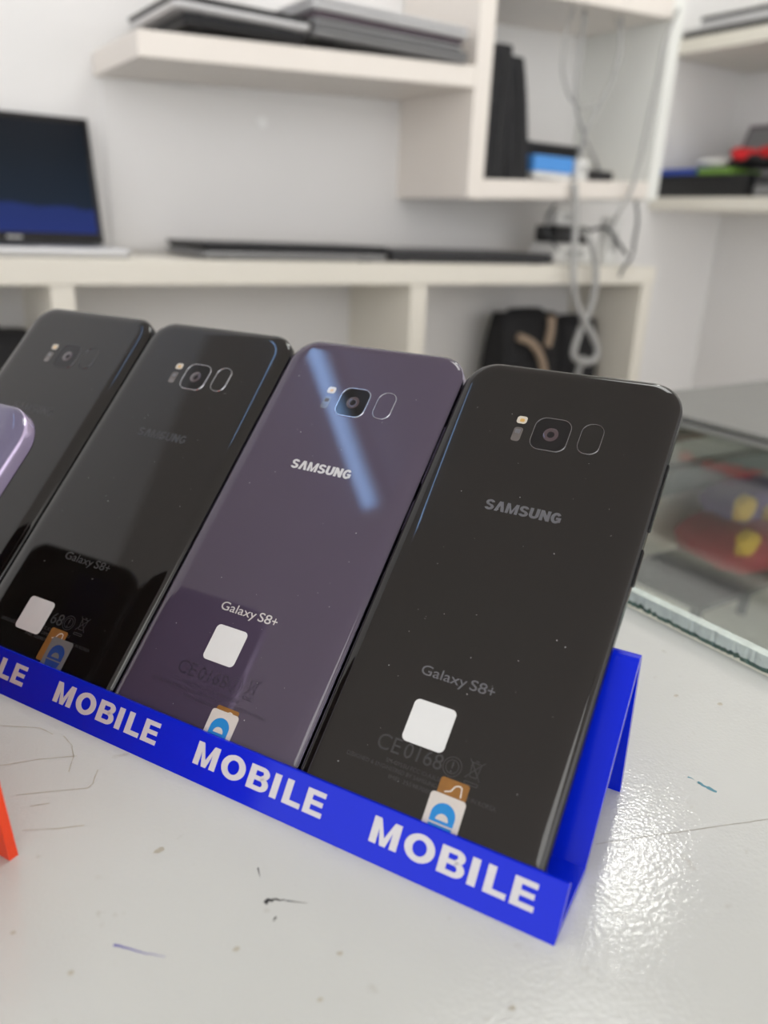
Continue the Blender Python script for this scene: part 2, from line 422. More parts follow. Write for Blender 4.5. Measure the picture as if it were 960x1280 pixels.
stroke('scuff_mark', [(0.0651, 0.1402), (0.0662, 0.1404), (0.0677, 0.1395), (0.0698, 0.138)], 0.0013, 'scuff_black')
stroke('scuff_mark', [(0.0698, 0.138), (0.0739, 0.1347)], 0.0004, 'scuff_black')
stroke('scuff_mark', [(0.0683, 0.1513), (0.0674, 0.1481)], 0.0004, 'scuff_black')
stroke('scuff_mark', [(0.0655, 0.1349), (0.0642, 0.134)], 0.0006, 'scuff_black')
stroke('pen_mark', [(0.0303, 0.1468), (0.0316, 0.1455), (0.0347, 0.1419), (0.0392, 0.1377)], 0.0007, 'pen_blue')
stroke('pen_mark', [(0.1991, 0.1174), (0.1995, 0.1153)], 0.0007, 'pen_teal')
stroke('pen_mark', [(0.1996, 0.114), (0.1997, 0.1126), (0.2007, 0.1082)], 0.0016, 'pen_teal', False)
stroke('scratch', [(0.1517, 0.1119), (0.1644, 0.1073), (0.1762, 0.1029), (0.2033, 0.0929)], 0.0003, 'scuff_grey', False)
for pts in ([(0.0227, 0.2494), (0.0333, 0.2418), (0.0361, 0.2363)], [(0.0389, 0.2336), (0.0399, 0.2273), (0.0391, 0.2218), (0.036, 0.2147)], [(0.0192, 0.2279), (0.03, 0.2252), (0.0399, 0.2213)],
            [(0.0436, 0.2116), (0.0407, 0.2057), (0.039, 0.2046), (0.0208, 0.2116)], [(0.0196, 0.1959), (0.0274, 0.192), (0.0342, 0.1895)], [(0.0233, 0.2047), (0.0282, 0.2034)]):
    stroke('scratch', pts, 0.00034, 'scuff_brown', False)
for k, (x, y) in enumerate([(0.0488, 0.1701), (0.0735, 0.118), (0.0201, 0.1445), (0.0536, 0.1313), (0.0114, 0.1621), (0.2446, 0.1378), (0.2348, 0.1494), (0.0984, 0.0869), (0.0639, 0.1101)]):
    r = (0.0016, 0.0008, 0.0009, 0.0009, 0.0007, 0.0012, 0.0011, 0.0009, 0.0007)[k]
    MB().add([(x + r * random.uniform(0.6, 1.2) * math.cos(a * 0.63), y + r * random.uniform(0.4, 0.9) * math.sin(a * 0.63), H0 + 0.00005) for a in range(10)], [tuple(range(10))]).build('stain', 'scuff_brown', ct)

GZ = 0.008
gs = thing('glass_sheet', 'thick clear glass sheet with a chipped pale edge, right of the white counter', 'glass sheet', (0.75, 0.12, H0))
MB().box((GX + 0.004, -0.24, H0 + 0.0002), (1.25, 0.49, H0 + GZ)).build('pane', 'clear_glass', gs)
# the ground edge: a strip with knocked-out chips along its lower arris
n = 520; A = []; Bt = []; Ct = []; Dt = []
for i in range(n + 1):
    y = -0.24 + 0.73 * i / n
    j = max(0, random.gauss(0, 0.0005)); k = random.choice((0, 0, 0.0004, 0.0012, 0.002)) * random.random()
    A.append((GX + 0.0005 + k, y, H0 + 0.0002)); Bt.append((GX + j, y, H0 + 0.0022 + k * 0.8)); Ct.append((GX + j * 0.5, y, H0 + GZ - 0.0006)); Dt.append((GX + 0.004, y, H0 + GZ))
MB().add(Bt + Ct + Dt, [(i, i + 1, n + 2 + i, n + 1 + i) for i in range(n)] + [(n + 1 + i, n + 2 + i, 2 * n + 3 + i, 2 * n + 2 + i) for i in range(n)]).build('ground_edge', 'glass_edge', gs)
MB().add(A + Bt, [(i, i + 1, n + 2 + i, n + 1 + i) for i in range(n)]).build('chipped_arris', 'glass_chip', gs)

cs = thing('display_case', 'pale display case below the glass sheet', 'display case', (0.75, 0.12, 0))
box('back_panel', 'case_board', (GX, 0.47, 0), (1.25, 0.49, H0 - 0.002), cs)
box('front_pane', 'clear_glass', (GX, -0.24, 0.3), (1.25, -0.232, H0 - 0.002), cs, 0.0)
box('plinth', 'case_board', (GX, -0.24, 0), (1.25, -0.22, 0.3), cs)
box('side_panel', 'case_board', (1.23, -0.22, 0), (1.25, 0.47, H0 - 0.002), cs)
box('side_panel', 'case_board', (GX, -0.22, 0), (GX + 0.018, 0.47, H0 - 0.002), cs)
box('shelf', 'case_board', (GX + 0.018, -0.22, H0 - 0.25), (1.23, 0.47, H0 - 0.235), cs)
box('rail', 'case_grey', (GX + 0.018, 0.452, H0 - 0.075), (1.23, 0.47, H0 - 0.05), cs)
box('rail', 'case_brown', (GX + 0.018, 0.458, H0 - 0.024), (0.80, 0.47, H0 - 0.016), cs)

# printed cloth pouch on a small dark rack inside the case
zs = H0 - 0.235
rk = thing('small_rack', 'small dark wire rack on the shelf under the glass', 'rack', (0.69, 0.40, zs))
for (x, y) in ((0.588, 0.37), (0.588, 0.445), (0.80, 0.37), (0.80, 0.445)):
    MB().tube([(x - 0.008, y, zs), (x, y, zs + 0.097)], 0.0055, n=8, sub=1).build('leg', 'cable_dark', rk)
box('tray', 'charcoal_metal', (0.575, 0.358, zs + 0.092), (0.815, 0.458, zs + 0.098), rk)
po = thing('printed_pouch', 'dark red and purple printed pouch with yellow patches under the glass', 'pouch', (0.69, 0.40, zs + 0.098))
def pillow(mb, c, sx, sy, sz, n=14, mrow=8, lump=0.12):
    rings = []
    for i in range(mrow + 1):
        t = math.pi * i / mrow; z = -math.cos(t); r = max(0.02, math.sin(t) ** 0.5)
        rings.append([(c[0] + sx * r * (abs(math.cos(a)) ** 0.55) * math.copysign(1, math.cos(a)) * (1 + lump * math.sin(3 * a + i)), c[1] + sy * r * (abs(math.sin(a)) ** 0.55) * math.copysign(1, math.sin(a)), c[2] + sz * z + sz * lump * math.sin(2 * a + 0.7 * i)) for a in [2 * math.pi * k / n for k in range(n)]])
    return mb.loft(rings)
pillow(MB(), (0.718, 0.41, zs + 0.120), 0.088, 0.047, 0.022).build('red_panel', 'printed_red', po, smooth=True)
pillow(MB(), (0.732, 0.425, zs + 0.152), 0.066, 0.030, 0.016).build('purple_panel', 'printed_purple', po, smooth=True)
pillow(MB(), (0.664, 0.391, zs + 0.163), 0.013, 0.006, 0.011, lump=0.2).build('yellow_patch', 'printed_yellow', po, smooth=True)
pillow(MB(), (0.630, 0.362, zs + 0.145), 0.013, 0.006, 0.010, lump=0.25).build('yellow_patch', 'printed_yellow', po, smooth=True)
pillow(MB(), (0.712, 0.391, zs + 0.150), 0.010, 0.006, 0.007, lump=0.25).build('yellow_patch', 'printed_yellow', po, smooth=True)
rc = pillow(MB(), (0.845, 0.30, zs + 0.030), 0.03, 0.04, 0.028).build('folded_cloth', 'printed_red', smooth=True)
tag(rc, 'small folded red cloth on the shelf under the glass', 'cloth')
bb = box('storage_box', 'case_grey', (0.90, 0.36, zs), (1.12, 0.445, zs + 0.14), None, 0.004)
tag(bb, 'dark grey box under the glass beside the printed pouch', 'box')

# ------------------------------------------------------------------ laptops
def closed_laptop(label, lo, hi, zb, zt, mbase, mlid, gap=0.0016, open_=0.0, group=None, foot=True):
    """closed laptop: base slab, lid slab with a dark seam between, hinge bar and feet"""
    x0, y0 = lo; x1, y1 = hi
    t = thing('laptop', label, 'laptop', ((x0 + x1) / 2, (y0 + y1) / 2, zb), group=group)
    h = zt - zb; f = min(0.002, h * 0.1); hb = (h - f - gap) * 0.58
    cx, cy, a, b_ = (x0 + x1) / 2, (y0 + y1) / 2, (x1 - x0) / 2, (y1 - y0) / 2
    def slab(z0, z1, ins, lift=0.0):
        rg = [rrect(cx, cy, a - ins - 0.003, b_ - ins - 0.003, 0.008, z0), rrect(cx, cy, a - ins, b_ - ins, 0.010, z0 + (z1 - z0) * 0.45), rrect(cx, cy, a - ins, b_ - ins, 0.010, z1 - (z1 - z0) * 0.15), rrect(cx, cy, a - ins - 0.001, b_ - ins - 0.001, 0.009, z1)]
        if lift: rg = [[(p[0], p[1], p[2] + lift * (y1 - p[1]) / (y1 - y0)) for p in r] for r in rg]
        return MB().loft(rg)
    slab(zb + f, zb + f + hb, 0.0).build('base', mbase, t)
    slab(zb + f + hb + gap, zt, 0.0, open_).build('lid', mlid, t)
    slab(zb + f + hb - 0.0002, zb + f + hb + gap + 0.0002, 0.004).build('seam', 'black_plastic', t)
    if foot:
        for sx in (-1, 1):
            for sy in (-1, 1):
                MB().loft([rrect(cx + sx * (a - 0.03), cy + sy * (b_ - 0.02), 0.012, 0.005, 0.004, zb), rrect(cx + sx * (a - 0.03), cy + sy * (b_ - 0.02), 0.012, 0.005, 0.004, zb + f + 0.0005)]).build('rubber_foot', 'black_plastic', t)
    return t
closed_laptop('grey closed laptop lying on the glass sheet at the right edge', (0.565, 0.235), (0.905, 0.478), H0 + GZ, H0 + GZ + 0.0135, 'slate_plastic', 'slate_plastic', gap=0.0008)

# ------------------------------------------------------------------ low white shelving with worktop
TT = 1.054; TB = 1.022
wt = box('worktop', 'cream_laminate', (-0.75, 1.05, TB), (1.318, BY - 0.001, TT), None, 0.002)
tag(wt, 'long cream worktop with laptops on it along the back wall', 'worktop')
cb = thing('shelving_cabinet', 'open cream shelving cabinet below the worktop with bags in its bays', 'cabinet', (0.3, 1.15, 0))
for (a, b_) in ((-0.75, -0.72), (0.2145, 0.2425), (0.747, 0.778), (1.288, 1.317)):
    box('upright_panel', 'cream_laminate', (a, 1.052, 0), (b_, BY - 0.012, TB), cb)
for (a, b_) in ((-0.72, 0.2145), (0.2425, 0.747), (0.778, 1.288)):
    box('shelf', 'cream_laminate', (a, 1.06, 0.70), (b_, BY - 0.012, 0.725), cb)
    box('bottom_board', 'cream_laminate', (a, 1.06, 0.06), (b_, BY - 0.012, 0.085), cb)
box('back_board', 'wall_paint', (-0.75, BY - 0.012, 0.0), (1.317, BY - 0.002, TB), cb, 0.0)

# ------------------------------------------------------------------ wall shelf with a cube
SL = 0.05
def slant(name, m, s0, s1, y0, y1, zb0, zt0, parent):
    """board that climbs a little to the right, as hung"""
    d = SL * (s1 - s0)
    c = [(s0, y0, zb0), (s1, y0, zb0 + d), (s1, y1, zb0 + d), (s0, y1, zb0), (s0, y0, zt0), (s1, y0, zt0 + d), (s1, y1, zt0 + d), (s0, y1, zt0)]
    return MB().hexa(c).build(name, m, parent, bevel=0.002)
ws = thing('wall_shelf', 'white wall shelf with an open cube on its right end', 'shelf', (0.85, 1.15, 1.15))
slant('shelf_board', 'shelf_laminate', 0.336, 0.842, 1.05, BY - 0.001, 1.281, 1.310, ws)
box('upright_panel', 'shelf_laminate', (0.842, 1.05, 1.152), (0.873, BY - 0.001, 1.80), ws)
slant('cube_floor', 'shelf_laminate', 0.873, 1.262, 1.05, BY - 0.001, 1.153, 1.182, ws)
slant('cube_roof', 'shelf_laminate', 0.873, 1.262, 1.05, BY - 0.001, 1.440, 1.470, ws)
box('upright_panel', 'white_laminate', (1.262, 1.05, 1.171), (1.290, BY - 0.001, 1.80), ws)
slant('top_board', 'shelf_laminate', 0.873, 1.262, 1.05, BY - 0.001, 1.75, 1.78, ws)

# ------------------------------------------------------------------ corner shelves on the right wall
cn = thing('corner_shelf', 'cream two-tier shelf on the right wall beyond the cube', 'shelf', (1.64, 0.9, 1.16))
box('upper_board', 'cream_laminate', (1.51, 0.40, 1.460), (RX - 0.001, BY - 0.001, 1.487), cn, 0.002)
box('lower_board', 'cream_laminate', (1.51, 0.40, 1.164), (RX - 0.001, BY - 0.001, 1.189), cn, 0.002)
box('side_panel', 'cream_laminate', (1.53, 0.42, 1.189), (RX - 0.001, 0.445, 1.460), cn, 0.002)

# ------------------------------------------------------------------ things on the wall shelf
g1 = 'laptops stacked on the wall shelf'
zq = lambda s: 1.310 + SL * (s - 0.336)
z = zq(0.56)
closed_laptop('black thin laptop at the bottom of the left stack on the wall shelf', (0.395, 1.052), (0.562, 1.225), z, z + 0.0145, 'black_plastic', 'charcoal_metal', group=g1)
closed_laptop('black laptop topping the left stack on the wall shelf', (0.378, 1.040), (0.561, 1.225), z + 0.0145, z + 0.031, 'silver_metal', 'black_plastic', group=g1)
z = zq(0.82)
closed_laptop('grey laptop at the bottom of the right stack on the wall shelf', (0.566, 1.045), (0.826, 1.235), z, z + 0.015, 'grey_metal', 'grey_metal', group=g1)
closed_laptop('grey laptop with mauve lid in the middle of the right stack on the wall shelf', (0.569, 1.050), (0.818, 1.235), z + 0.015, z + 0.030, 'grey_metal', 'mauve_metal', group=g1)
closed_laptop('silver laptop topping the right stack on the wall shelf', (0.564, 1.043), (0.823, 1.235), z + 0.030, z + 0.046, 'silver_metal', 'silver_metal', group=g1)

# black cases standing in the cube
zc = lambda s: 1.182 + SL * (s - 0.873)
def upright_case(label, s0, s1, ztop, lean, y0, y1, m='black_fabric'):
    zb = zc(s1)
    t = thing('laptop_sleeve', label, 'sleeve', ((s0 + s1) / 2, (y0 + y1) / 2, zb), group='black sleeves standing in the cube')
    cx = (s0 + s1) / 2; a = (s1 - s0) / 2; b_ = (y1 - y0) / 2; rings = []
    for k in range(9):
        f = k / 8; zz = zb + (ztop - zb) * f
        w = a * (1 - 0.25 * f ** 3)
        rings.append([(p[0] + lean * f, p[1], zz) for p in rrect(cx, (y0 + y1) / 2, w, b_ * (1 - 0.04 * f ** 4), 0.012, zz, 5)])
    MB().loft(rings).build('body', m, t, smooth=False)
    MB().tube([(cx + lean * 0.1 - a * 0.05, y0 - 0.0015, zb + 0.012), (cx + lean * 0.5, y0 - 0.0015, (zb + ztop) / 2), (cx + lean * 0.95, y0 - 0.0005, ztop - 0.012)], 0.0022, n=6).build('zip', 'black_plastic', t)
    return t
upright_case('taller black sleeve standing against the cube upright', 0.877, 0.930, 1.375, 0.006, 1.062, 1.22)
upright_case('lower black sleeve leaning beside the taller one in the cube', 0.931, 0.985, 1.362, -0.022, 1.064, 1.22)
zf = zc(1.10)
fb = thing('router_box', 'flat black box behind the light blue carton in the cube', 'box', (1.06, 1.17, zf))
box('body', 'black_plastic', (0.990, 1.125, zf), (1.150, 1.225, zf + 0.052), fb, 0.004)
box('lid', 'black_fabric', (0.988, 1.123, zf + 0.052), (1.152, 1.227, zf + 0.060), fb, 0.002)
bc = thing('small_carton', 'small light blue carton lying in the cube', 'carton', (1.04, 1.09, zc(1.09)))
box('body', 'blue_card', (0.992, 1.066, zc(1.09) + 0.010), (1.083, 1.116, zc(1.09) + 0.035), bc, 0.003)
box('tray', 'white_plastic', (0.995, 1.068, zc(1.09)), (1.080, 1.114, zc(1.09) + 0.010), bc, 0.002)
def adapter(label, lo, hi, m, cat='adapter', prongs=True):
    t = thing('power_adapter', label, cat, ((lo[0] + hi[0]) / 2, (lo[1] + hi[1]) / 2, lo[2]))
    box('body', m, lo, hi, t, min(hi[i] - lo[i] for i in range(3)) * 0.18)
    cx, cz = (lo[0] + hi[0]) / 2, (lo[2] + hi[2]) / 2
    MB().box((hi[0] - 0.0005, (lo[1] + hi[1]) / 2 - 0.004, cz - 0.003), (hi[0] + 0.008, (lo[1] + hi[1]) / 2 + 0.004, cz + 0.003)).build('socket', 'cable_dark', t, bevel=0.001)
    box('rating_plate', 'cable_grey' if m != 'black_plastic' else 'charcoal_metal', (lo[0] + 0.25 * (hi[0] - lo[0]), lo[1] - 0.0004, lo[2] + 0.3 * (hi[2] - lo[2])), (lo[0] + 0.7 * (hi[0] - lo[0]), lo[1] + 0.0006, lo[2] + 0.7 * (hi[2] - lo[2])), t, 0.0)
    return t
adapter('black power adapter among the cables on the cube floor', (1.125, 1.07, zc(1.19)), (1.188, 1.10, zc(1.19) + 0.016), 'black_plastic')
adapter('white plug adapter between the blue carton and the black adapter', (1.092, 1.064, zc(1.12)), (1.118, 1.092, zc(1.12) + 0.034), 'white_plastic')

# ------------------------------------------------------------------ things on the worktop
op = thing('laptop', 'open laptop with a lit dark blue screen on the worktop', 'laptop', (0.17, 1.13, TT), group='laptops on the worktop')
MB().loft([rrect(0.165, 1.126, 0.152, 0.066, 0.01, TT + 0.001), rrect(0.165, 1.126, 0.155, 0.069, 0.012, TT + 0.006), rrect(0.165, 1.126, 0.155, 0.069, 0.012, TT + 0.011)]).build('base', 'silver_metal', op)
kb = box('keyboard', 'black_plastic', (0.035, 1.125, TT + 0.0105), (0.295, 1.178, TT + 0.0118), op, 0.0)
box('touchpad', 'grey_metal', (0.12, 1.066, TT + 0.0105), (0.21, 1.112, TT + 0.0115), op, 0.0)
def lean_slab(x0, x1, h0, h1, d0, d1):
    """slab in the leaning lid: h along the lid, d through it"""
    by, bz, ly, lz = 1.190, TT + 0.012, 0.26, 0.966
    P = lambda x, h, d: (x, by + h * ly + d * lz, bz + h * lz - d * ly)
    return MB().hexa([P(x0, h0, d0), P(x1, h0, d0), P(x1, h0, d1), P(x0, h0, d1), P(x0, h1, d0), P(x1, h1, d0), P(x1, h1, d1), P(x0, h1, d1)])
ld = lean_slab(0.010, 0.320, 0.0, 0.166, 0.0, 0.006).build('lid', 'charcoal_metal', op, bevel=0.002)
lean_slab(0.014, 0.316, 0.002, 0.163, -0.0008, 0.0005).build('bezel', 'screen_glass', op)
lean_slab(0.020, 0.312, 0.013, 0.157, -0.0014, -0.0007).build('screen', 'lit_screen', op)
lean_slab(0.195, 0.214, 0.0045, 0.0085, -0.0012, -0.0006).build('maker_mark', 'cable_grey', op)
closed_laptop('dark laptop with a slightly raised lid, middle of the worktop', (0.413, 1.060), (0.708, 1.215), TT, TT + 0.021, 'grey_metal', 'charcoal_metal', gap=0.004, open_=0.002, group='laptops on the worktop')
closed_laptop('flat black closed laptop at the right on the worktop', (0.716, 1.060), (1.058, 1.225), TT, TT + 0.018, 'charcoal_metal', 'charcoal_metal', group='laptops on the worktop')
adapter('white power socket box under the black charger on the worktop', (1.095, 1.10, TT), (1.20, 1.17, TT + 0.036), 'white_plastic')
adapter('black laptop charger resting on the white socket box', (1.100, 1.105, TT + 0.036), (1.185, 1.165, TT + 0.066), 'black_plastic')
adapter('white charger standing upright among the cables by the black charger', (1.196, 1.068, TT), (1.228, 1.095, TT + 0.085), 'white_plastic')
adapter('white charger block standing on the black laptop charger', (1.112, 1.118, TT + 0.066), (1.160, 1.150, TT + 0.096), 'white_plastic')

# ------------------------------------------------------------------ bags in the cabinet bays
ZB = 0.725
def bag(label, s0, s1, ztop, y0, y1, m, strap=None, lean=0.0):
    t = thing('laptop_bag', label, 'bag', ((s0 + s1) / 2, (y0 + y1) / 2, ZB), group='bags in the cabinet')
    cx, cy, a, b_ = (s0 + s1) / 2, (y0 + y1) / 2, (s1 - s0) / 2, (y1 - y0) / 2; rings = []
    for k in range(11):
        f = k / 10; zz = ZB + (ztop - ZB) * f
        bul = 0.9 + 0.1 * math.sin(math.pi * f); rings.append([(p[0] + lean * f, p[1], zz) for p in rrect(cx, cy, a * (1 - 0.06 * f ** 4), b_ * bul * (1 - 0.35 * f ** 5), 0.02, zz, 5)])
    MB().loft(rings).build('body', m, t, smooth=True)
    MB().tube([(cx - 0.04 + lean, cy, ztop - 0.003), (cx - 0.035 + lean, cy, ztop + 0.004), (cx + 0.035 + lean, cy, ztop + 0.004), (cx + 0.04 + lean, cy, ztop - 0.003)], 0.005, n=8).build('handle', 'black_fabric', t, smooth=True)
    box('front_pocket', m, (s0 + 0.02 + lean * 0.3, y0 - 0.008, ZB + 0.01), (s1 - 0.02 + lean * 0.3, y0 + 0.006, ZB + (ztop - ZB) * 0.62), t, 0.005)
    if strap:
        for pts in strap:
            MB().tube(pts, 0.0075, n=8).build('strap', 'tan_leather', t, smooth=True)
    return t
bag('black bag with tan straps in the right cabinet bay', 1.015, 1.165, 0.962, 1.115, 1.20, 'black_fabric',
    [[(1.030, 1.104, 0.925), (1.062, 1.100, 0.912), (1.088, 1.100, 0.885), (1.105, 1.100, 0.845)], [(1.110, 1.106, 0.960), (1.108, 1.102, 0.935), (1.104, 1.102, 0.905)]])
bag('plain dark bag beside the strapped bag in the right cabinet bay', 1.172, 1.284, 0.947, 1.125, 1.20, 'black_fabric')
bag('dark bag in the left cabinet bay below the open laptop', 0.04, 0.205, 0.958, 1.10, 1.20, 'black_fabric')
bag('low dark bag in the middle cabinet bay behind the phones', 0.60, 0.74, 0.862, 1.10, 1.20, 'black_fabric')

# ------------------------------------------------------------------ things on the corner shelf
ZU = 1.487; ZL = 1.189
g2 = 'laptops on the upper corner shelf'
closed_laptop('grey laptop lower of the pair on the upper corner shelf', (1.515, 0.86), (1.745, 1.235), ZU, ZU + 0.017, 'black_plastic', 'silver_metal', group=g2)
closed_laptop('black and silver laptop upper of the pair on the upper corner shelf', (1.520, 0.80), (1.745, 1.20), ZU + 0.017, ZU + 0.036, 'silver_metal', 'black_plastic', group=g2)
kt = thing('equipment_box', 'long black box on the lower corner shelf under the blue carton', 'box', (1.60, 1.13, ZL))
box('body', 'black_plastic', (1.515, 1.020, ZL), (1.755, 1.235, ZL + 0.036), kt, 0.003)
box('lid', 'black_fabric', (1.513, 1.018, ZL + 0.036), (1.757, 1.237, ZL + 0.043), kt, 0.002)
c = box('slim_carton', 'deep_blue_card', (1.515, 1.150, ZL + 0.043), (1.66, 1.236, ZL + 0.056), None, 0.002)
tag(c, 'slim blue carton on the long black box', 'carton')
c = box('slim_carton', 'green_card', (1.517, 1.065, ZL + 0.043), (1.62, 1.143, ZL + 0.055), None, 0.002)
tag(c, 'slim green carton beside the blue carton on the black box', 'carton')
c = pillow(MB(), (1.60, 1.150, ZL + 0.056 + 0.0125), 0.05, 0.035, 0.012, lump=0.05).build('white_pouch', 'white_plastic', smooth=True)
tag(c, 'small white pouch lying on the blue carton', 'pouch')
closed_laptop('dark grey closed laptop flat beside the long black box on the corner shelf', (1.515, 0.80), (1.755, 1.012), ZL, ZL + 0.036, 'grey_metal', 'charcoal_metal')
rd = thing('cable_bundle', 'bundle of red and black cable heaped on the corner shelf', 'cable', (1.58, 1.01, ZL + 0.055))
for k in range(7):
    pts = []
    for i in range(26):
        a = i * 0.52 + k
        pts.append((1.575 + 0.045 * math.cos(a) * random.uniform(0.6, 1.1), 1.005 + 0.085 * math.sin(a * 0.83 + k) * random.uniform(0.7, 1.1), ZL + 0.062 + 0.022 * abs(math.sin(a * 0.37 + k)) * random.random() + (0.010 if k < 5 else 0.0)))
    MB().tube(pts, 0.0062, n=6, sub=4).build('cable_loop', 'red_cloth' if k < 5 else 'black_fabric', rd, smooth=True)
tb = thing('tablet', 'grey tablet leaning on the right wall behind the red cable bundle', 'tablet', (1.71, 1.05, ZL + 0.043))
def lean_tab(ins, d0, d1):
    P = lambda y, h, d: (1.700 + 0.055 * h / 0.12 - d, y, ZL + 0.044 + h)
    y0, y1, h0, h1 = 0.94 + ins, 1.195 - ins, ins, 0.115 - ins
    return MB().hexa([P(y0, h0, d1), P(y0, h0, d0), P(y1, h0, d0), P(y1, h0, d1), P(y0, h1, d1), P(y0, h1, d0), P(y1, h1, d0), P(y1, h1, d1)])
lean_tab(0, 0, 0.009).build('shell', 'mauve_metal', tb, bevel=0.003)
lean_tab(0.008, 0.0088, 0.0095).build('back_cover', 'grey_metal', tb)

# ------------------------------------------------------------------ cables
def cable(label, pts, r, m, group='cables hanging from the cube'):
    o = MB().tube(pts, r, n=8, sub=6).build('cable', m, smooth=True)
    return tag(o, label, 'cable', group)
cable('thin grey cable sagging in a wide loop in the cube', [(1.0672, 1.085, 1.462), (1.0431, 1.075, 1.4229), (1.0302, 1.065, 1.3747), (1.0349, 1.065, 1.3468), (1.0584, 1.065, 1.3156), (1.0996, 1.065, 1.3068), (1.1377, 1.065, 1.3315), (1.1563, 1.065, 1.3854), (1.1603, 1.07, 1.4221), (1.1575, 1.08, 1.450)], 0.0022, 'cable_grey')
cable('white cable running down the left of the cable loop in the cube', [(1.0931, 1.09, 1.4668), (1.0774, 1.075, 1.3938), (1.0716, 1.07, 1.3341), (1.0814, 1.07, 1.2993), (1.1073, 1.07, 1.2625), (1.1373, 1.075, 1.2361), (1.1641, 1.085, 1.2164)], 0.0032, 'cable_grey')
cable('white cable crossing from the right of the cube to the plugs', [(1.1764, 1.09, 1.4638), (1.168, 1.072, 1.4057), (1.1475, 1.062, 1.3541), (1.119, 1.06, 1.3084), (1.0973, 1.06, 1.2697), (1.0998, 1.07, 1.2394), (1.1107, 1.078, 1.226)], 0.0032, 'cable_grey')
cable('grey cable slanting down along the cube right edge', [(1.2615, 1.04, 1.473), (1.2373, 1.038, 1.4227), (1.2278, 1.035, 1.3608), (1.2197, 1.035, 1.2981), (1.2114, 1.035, 1.2338), (1.1979, 1.035, 1.1809), (1.1783, 1.04, 1.1428), (1.1909, 1.06, 1.1199)], 0.0032, 'cable_grey')
cable('thick white cable twisted in a hanging loop before the cabinet', [(1.0621, 1.04, 1.1884), (1.07, 1.035, 1.1358), (1.0699, 1.03, 1.0842), (1.0708, 1.025, 1.0382), (1.0838, 1.025, 0.9976), (1.1102, 1.025, 0.9625), (1.1328, 1.02, 0.9341), (1.1505, 1.02, 0.9074), (1.1431, 1.02, 0.8902), (1.124, 1.025, 0.886), (1.1027, 1.028, 0.8954), (1.1, 1.03, 0.9111), (1.1126, 1.032, 0.9446), (1.1304, 1.032, 0.9824), (1.1327, 1.03, 1.0244), (1.125, 1.03, 1.0652), (1.1101, 1.035, 1.0981), (1.1163, 1.06, 1.1107)], 0.0062, 'cable_grey')
cable('short grey cable tail dropping below the twisted loop', [(1.1352, 1.035, 0.8941), (1.1257, 1.035, 0.8769), (1.1239, 1.035, 0.8518), (1.1372, 1.04, 0.7813), (1.13, 1.05, 0.60)], 0.0055, 'cable_grey')
cable('thin dark cable bowed left of the black charger', [(1.0529, 1.07, 1.1526), (1.0291, 1.062, 1.1337), (1.0284, 1.058, 1.1078), (1.0775, 1.075, 1.0786)], 0.0022, 'cable_dark')
cable('dark cable drooping right of the black charger', [(1.1856, 1.11, 1.113), (1.1900, 1.075, 1.120), (1.2015, 1.055, 1.0995), (1.2341, 1.055, 1.0747)], 0.003, 'cable_dark')
cable('dark cable hanging over the worktop edge near its right end', [(1.2278, 1.045, 1.1665), (1.2391, 1.045, 1.1357), (1.238, 1.045, 1.1011), (1.2348, 1.043, 1.0727), (1.2065, 1.035, 1.0521), (1.195, 1.03, 1.0383)], 0.0028, 'cable_dark')

